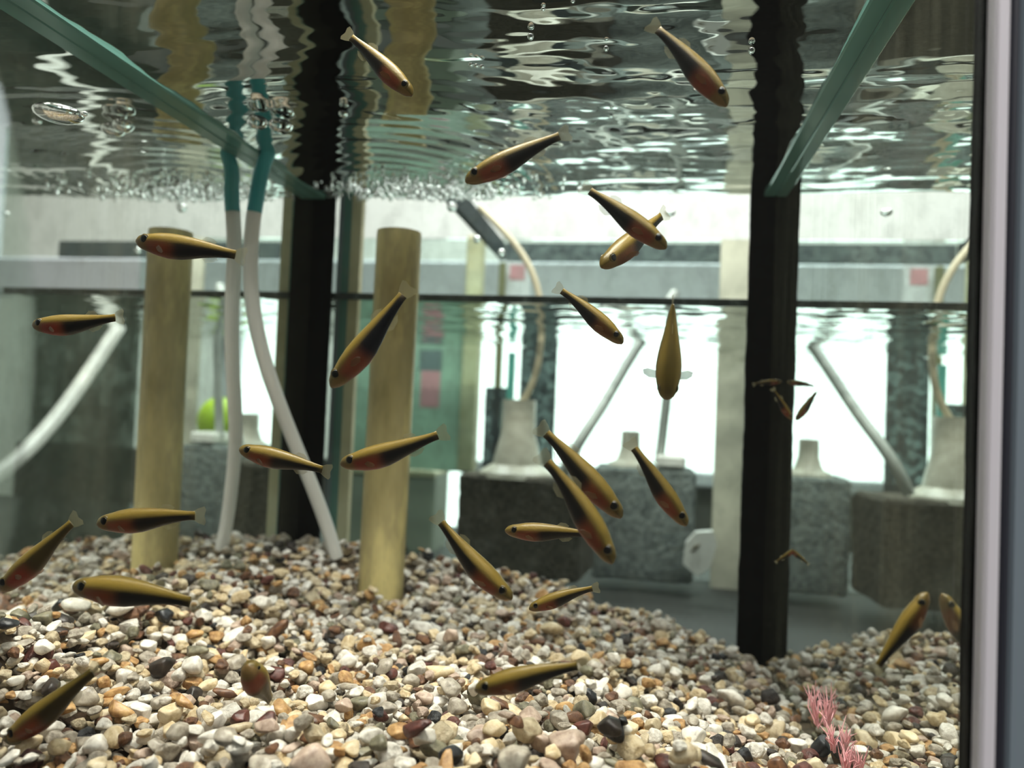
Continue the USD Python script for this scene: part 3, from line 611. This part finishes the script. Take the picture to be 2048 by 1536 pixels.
# pink tufts along the right pane
for (px, py, hpx), lab in zip(((1632, 1440, 70), (1665, 1490, 45), (1690, 1536, 60)), ('pink algae tuft on the right pane, highest of three', 'small pink algae tuft on the right pane, middle of three', 'pink algae tuft at the bottom edge by the right pane')):
    c = at_x(px, py, XR - 0.0015); h = hpx * c[1] / F; r = np.random.default_rng(px); ms = []
    for k in range(26):
        d = np.array([r.normal(-0.1, 0.2), r.normal(0, 0.35), 1]); q0 = c + [r.normal(0, 0.0004), r.normal(0, 0.0012), -0.001]
        q1 = q0 + d * h * r.uniform(.5, 1) * .6; q2 = q1 + (d + r.normal(0, .4, 3)) * h * .3
        ms.append(tube([q0, q1, q2], [0.00022, 0.0002, 0.00008], 5))
    tag(obj('algae_tuft', cat_(*ms), 'pink_algae', smooth=True), lab, 'algae')

# ------------------------------------------------------------------ fish
S = np.array([0.0, 0.015, 0.04, 0.08, 0.14, 0.22, 0.32, 0.42, 0.52, 0.62, 0.72, 0.80, 0.86, 0.90])
HU = np.array([0.012, 0.036, 0.056, 0.070, 0.076, 0.090, 0.096, 0.092, 0.082, 0.070, 0.056, 0.046, 0.040, 0.041])
HD = np.array([0.010, 0.030, 0.050, 0.070, 0.086, 0.108, 0.122, 0.118, 0.098, 0.074, 0.054, 0.042, 0.037, 0.038])
WD = np.array([0.010, 0.032, 0.050, 0.064, 0.074, 0.086, 0.088, 0.080, 0.066, 0.050, 0.036, 0.026, 0.018, 0.010])
GOLD, GOLD2, DARK, RED, OLIVE, PALE = (np.array(lin(*c)) for c in ((126, 104, 40), (84, 68, 28), (20, 16, 13), (118, 48, 32), (70, 58, 22), (160, 122, 74)))
def smooth01(x, a, b): t = np.clip((x - a) / (b - a), 0, 1); return t * t * (3 - 2 * t)
def fish(label, head, tail, Y, mid=0.0, dz=0.0, up=None, dark=1.0, slim=1.0, red=1.0, roll=0.0, side=1.0):
    """head, tail: snout and tail tip; mid: how far the middle bows (fraction of length, positive to the back); dz: how much farther the tail is."""
    A, B = at_y(*head, Y), at_y(*tail, Y + dz)
    L = np.linalg.norm(B - A); u = (A - B) / L
    U = np.array([0, 0, 1.0]) if up is None else np.array(up, float)
    U = U - U @ u * u; U /= np.linalg.norm(U); W = np.cross(U, u)
    if roll: U, W = U * math.cos(roll) + W * math.sin(roll), W * math.cos(roll) - U * math.sin(roll)
    t_ = thing('fish', label, 'fish', (A + B) / 2, group='small gold and black fish in the near aquarium')
    def spine(s):                                   # s=0 snout, 1 tail tip
        s = np.asarray(s, float)[..., None]; c = (A + B) / 2 + U * mid * L * 2
        return (1 - s) ** 2 * A + 2 * s * (1 - s) * c + s ** 2 * B
    def frame(s):
        d = spine(np.array(s - 0.01)) - spine(np.array(s + 0.01)); d /= np.linalg.norm(d); uu = U - U @ d * d; uu /= np.linalg.norm(uu); return d, uu, np.cross(uu, d)
    ss = np.r_[0.0, np.linspace(0.008, 0.90, 33)]; n = 24; ang = np.arange(n) * 2 * np.pi / n
    V, C = [], []
    for s in ss:
        c = spine(np.array(s)); d, uu, ww = frame(s)
        hu, hd, wd = (np.interp(s, S, H) for H in (HU, HD, WD)); sc = L * slim * 0.97
        for a in ang:
            sn, cs = math.sin(a), math.cos(a)
            V.append(c + sc * ((hu if sn > 0 else hd) * sn * uu + wd * np.sign(cs) * abs(cs) ** 0.9 * ww))
            h = sn                                    # -1 belly .. 1 back
            line = 0.10 - 0.55 * (1 - smooth01(s, 0.22, 0.45)) + 0.15 * smooth01(s, 0.6, 0.9)
            col = GOLD2 * (1 - smooth01(h, 0.0, 0.5)) + GOLD * smooth01(h, 0.0, 0.5)
            col = col * (1 - smooth01(h, 0.8, 1.0) * 0.5) + OLIVE * smooth01(h, 0.8, 1.0) * 0.5
            k = smooth01(s, 0.26, 0.42) * smooth01(line + 0.18 - h, 0.0, 0.35) * dark * (1 - 0.5 * smooth01(s, 0.84, 0.9)); col = col * (1 - k) + DARK * k
            k = red * smooth01(s, 0.10, 0.17) * (1 - smooth01(s, 0.30, 0.44)) * smooth01(0.30 - h, 0.0, 0.5); col = col * (1 - 0.8 * k) + RED * 0.8 * k
            k = (1 - smooth01(s, 0.08, 0.16)) * 0.5; col = col * (1 - k) + (OLIVE if h > 0 else PALE * 0.6) * k
            C.append(col)
    m_ = len(ss); f = []
    for i in range(m_ - 1):
        for j in range(n):
            q = (j + 1) % n; f += [[i * n + j, (i + 1) * n + q, i * n + q], [i * n + j, (i + 1) * n + j, (i + 1) * n + q]]
    k = len(V); V += [spine(np.array(-0.002)), spine(np.array(0.902))]; C += [PALE * 0.6, OLIVE]
    for j in range(n):
        q = (j + 1) % n; f += [[k, j, q], [k + 1, (m_ - 1) * n + q, (m_ - 1) * n + j]]
    bm = trimesh.Trimesh(V, f, process=False); bm.fix_normals()
    obj('body', bm, 'fish_skin', t_, colors=np.array(C))
    # eyes
    s = 0.115; c = spine(np.array(s)); d, uu, ww = frame(s)
    for sg in (1, -1):
        e = c + L * slim * (0.018 * uu + sg * 0.058 * ww); M = np.eye(4); M[:3, 0], M[:3, 1], M[:3, 2] = d, uu, sg * ww
        ring = trimesh.creation.icosphere(2, 1.0); ring.vertices *= L * np.array([0.043, 0.043, 0.013]); ring.apply_transform(M); ring.apply_translation(e)
        ey = obj('eye', ring, 'eye_ring', t_)
        pu = trimesh.creation.icosphere(2, 1.0); pu.vertices *= L * np.array([0.031, 0.031, 0.012]); pu.apply_transform(M); pu.apply_translation(e + sg * ww * L * 0.006)
        obj('pupil', pu, 'pupil', ey, off=t_.loc)
    # mouth slit
    mo = [spine(np.array(0.004)) + L * (-0.012 * uu + y * ww) + d * 0.002 * L for y in (-0.016, 0, 0.016)]
    obj('mouth', tube([mo[0] - d * 0.02 * L, mo[1], mo[2] - d * 0.02 * L], 0.0045 * L, 6), 'pupil', t_)
    def fin(name, pts, th=0.0035):
        """pts: outline as (s, height along the back axis, sideways) in fish lengths; a thin rayed membrane."""
        P = []
        for s, h, w_ in pts:
            c = spine(np.array(s)); d, uu, ww = frame(min(max(s, 0.02), 0.97)); P.append(c + L * (h * uu + w_ * ww))
        P = np.array(P); nrm = np.cross(P[1] - P[0], P[-1] - P[0]); nrm /= np.linalg.norm(nrm) + 1e-12
        k = len(P); cen = P.mean(0); V = np.vstack([P + nrm * th * L / 4, P - nrm * th * L / 4, cen + nrm * th * L / 2, cen - nrm * th * L / 2]); f = []
        for j in range(k):
            q = (j + 1) % k; f += [[j, q, 2 * k], [k + q, k + j, 2 * k + 1], [j, k + j, k + q], [j, k + q, q]]
        fm = trimesh.Trimesh(V, f, process=False); fm.fix_normals(); obj(name, fm, 'side_fin' if name == 'pectoral_fin' else 'fin', t_, smooth=False)
    fin('tail_fin', [(0.885, 0.036, 0), (0.93, 0.062, 0), (0.985, 0.078, 0), (1.0, 0.05, 0), (0.985, 0, 0), (1.0, -0.05, 0), (0.985, -0.078, 0), (0.93, -0.060, 0), (0.885, -0.034, 0)])
    fin('dorsal_fin', [(0.58, 0.070, 0), (0.62, 0.105, 0), (0.68, 0.10, 0), (0.72, 0.07, 0), (0.70, 0.055, 0)])
    fin('anal_fin', [(0.60, -0.072, 0), (0.65, -0.108, 0), (0.72, -0.095, 0), (0.76, -0.06, 0), (0.72, -0.048, 0)])
    for sg in (1, -1):
        if side == 1.0: fin('pectoral_fin', [(0.235, -0.045, sg * 0.072), (0.28, -0.03, sg * 0.105), (0.33, -0.055, sg * 0.135), (0.345, -0.08, sg * 0.13), (0.32, -0.092, sg * 0.11), (0.265, -0.075, sg * 0.082)])
        else: fin('pectoral_fin', [(0.20, -0.03, sg * 0.105), (0.205, -0.03, sg * 0.18), (0.235, -0.03, sg * 0.225), (0.275, -0.035, sg * 0.235), (0.29, -0.04, sg * 0.19), (0.27, -0.04, sg * 0.105)], 0.006)
    return t_
fish('fish diving to the right at top left, over the pipe reflection', (828, 196), (693, 70), 0.215, 0.02)
fish('large fish diving to the right at the top, before the dark reflected seam', (1452, 218), (1298, 52), 0.195, 0.03)
fish('fish climbing away to the right just under the middle of the surface', (934, 368), (1142, 268), 0.195, 0.015)
fish('fish crossing over a smaller one below the water line, head to the lower right', (1332, 500), (1163, 375), 0.20, 0.02)
fish('short foreshortened fish crossing beneath another, pale face to the lower left', (1203, 536), (1335, 425), 0.235, 0.0, 0.02, red=0.6)
fish('fish facing left across the top of the left pipe image', (282, 486), (500, 517), 0.19, 0.015)
fish('reddish fish facing left beside the slanting hose at the far left', (77, 652), (258, 634), 0.195, -0.02, red=1.4)
fish('fish pointing steeply down to the left before the pipe', (668, 775), (826, 572), 0.19, 0.0, dark=1.1)
fish('S-curved fish heading down to the right before the bright window', (1245, 688), (1110, 574), 0.225, 0.03, red=0.5)
fish('fish hanging head down with both side fins spread before the bright window', (1333, 800), (1346, 590), 0.20, 0.0, 0.0, up=(0.12, -1, 0.1), dark=0.25, slim=1.4, red=0.2, side=2.2)
fish('fish facing left whose tail covers the air hose', (485, 898), (668, 944), 0.21, 0.01)
fish('fish facing left across the lower part of the pipe', (686, 928), (900, 862), 0.20, -0.02, red=1.3)
fish('upper of two fish swimming side by side down to the right', (1243, 1034), (1076, 850), 0.20, 0.02)
fish('lower, larger fish of two side by side, head straight above the gravel slope', (1225, 1125), (1078, 905), 0.185, 0.045)
fish('fish heading down to the right before the blue-grey sponge filter', (1372, 1050), (1256, 880), 0.20, 0.01)
fish('fish facing left before the brown sponge, tail behind another fish', (1012, 1060), (1190, 1068), 0.225, 0.015)
fish('fish facing left across the foot of the left pipe image', (205, 1046), (420, 1030), 0.19, 0.02)
fish('fish pointing down to the left at the left edge above the gravel', (15, 1178), (170, 1030), 0.185, 0.0, red=1.4, dark=0.5)
fish('blurred large fish facing left, low over the left gravel', (158, 1170), (415, 1208), 0.178, 0.03)
fish('bent fish diving right onto the gravel crest beside the pipe', (1026, 1196), (872, 1025), 0.20, -0.03)
fish('fish facing left, resting just over the gravel right of the middle', (1060, 1216), (1200, 1172), 0.235, 0.03)
fish('large fish facing left low over the front gravel in the middle', (953, 1376), (1180, 1325), 0.178, 0.025, red=0.7)
fish('blurred fish pointing down to the left in the bottom left corner', (30, 1474), (215, 1325), 0.175, 0.0, dark=0.6)
fish('small fish facing away over the left foreground gravel', (502, 1325), (552, 1402), 0.182, 0.0, 0.012, slim=1.9, dark=0.5)
fish('fish pointing up to the right by the right pane over the mirrored gravel', (1850, 1182), (1742, 1342), 0.183, 0.0, red=0.6)
fish('tiny fry lying level across the right rear seam', (1562, 764), (1504, 770), 0.375, 0.04)
fish('tiny fry slanting down to the right beside the right rear seam', (1583, 840), (1543, 776), 0.348, 0.0)
fish('tiny fry rising to the right low beside the right rear seam', (1590, 1096), (1549, 1124), 0.343, 0.0, red=1.3)
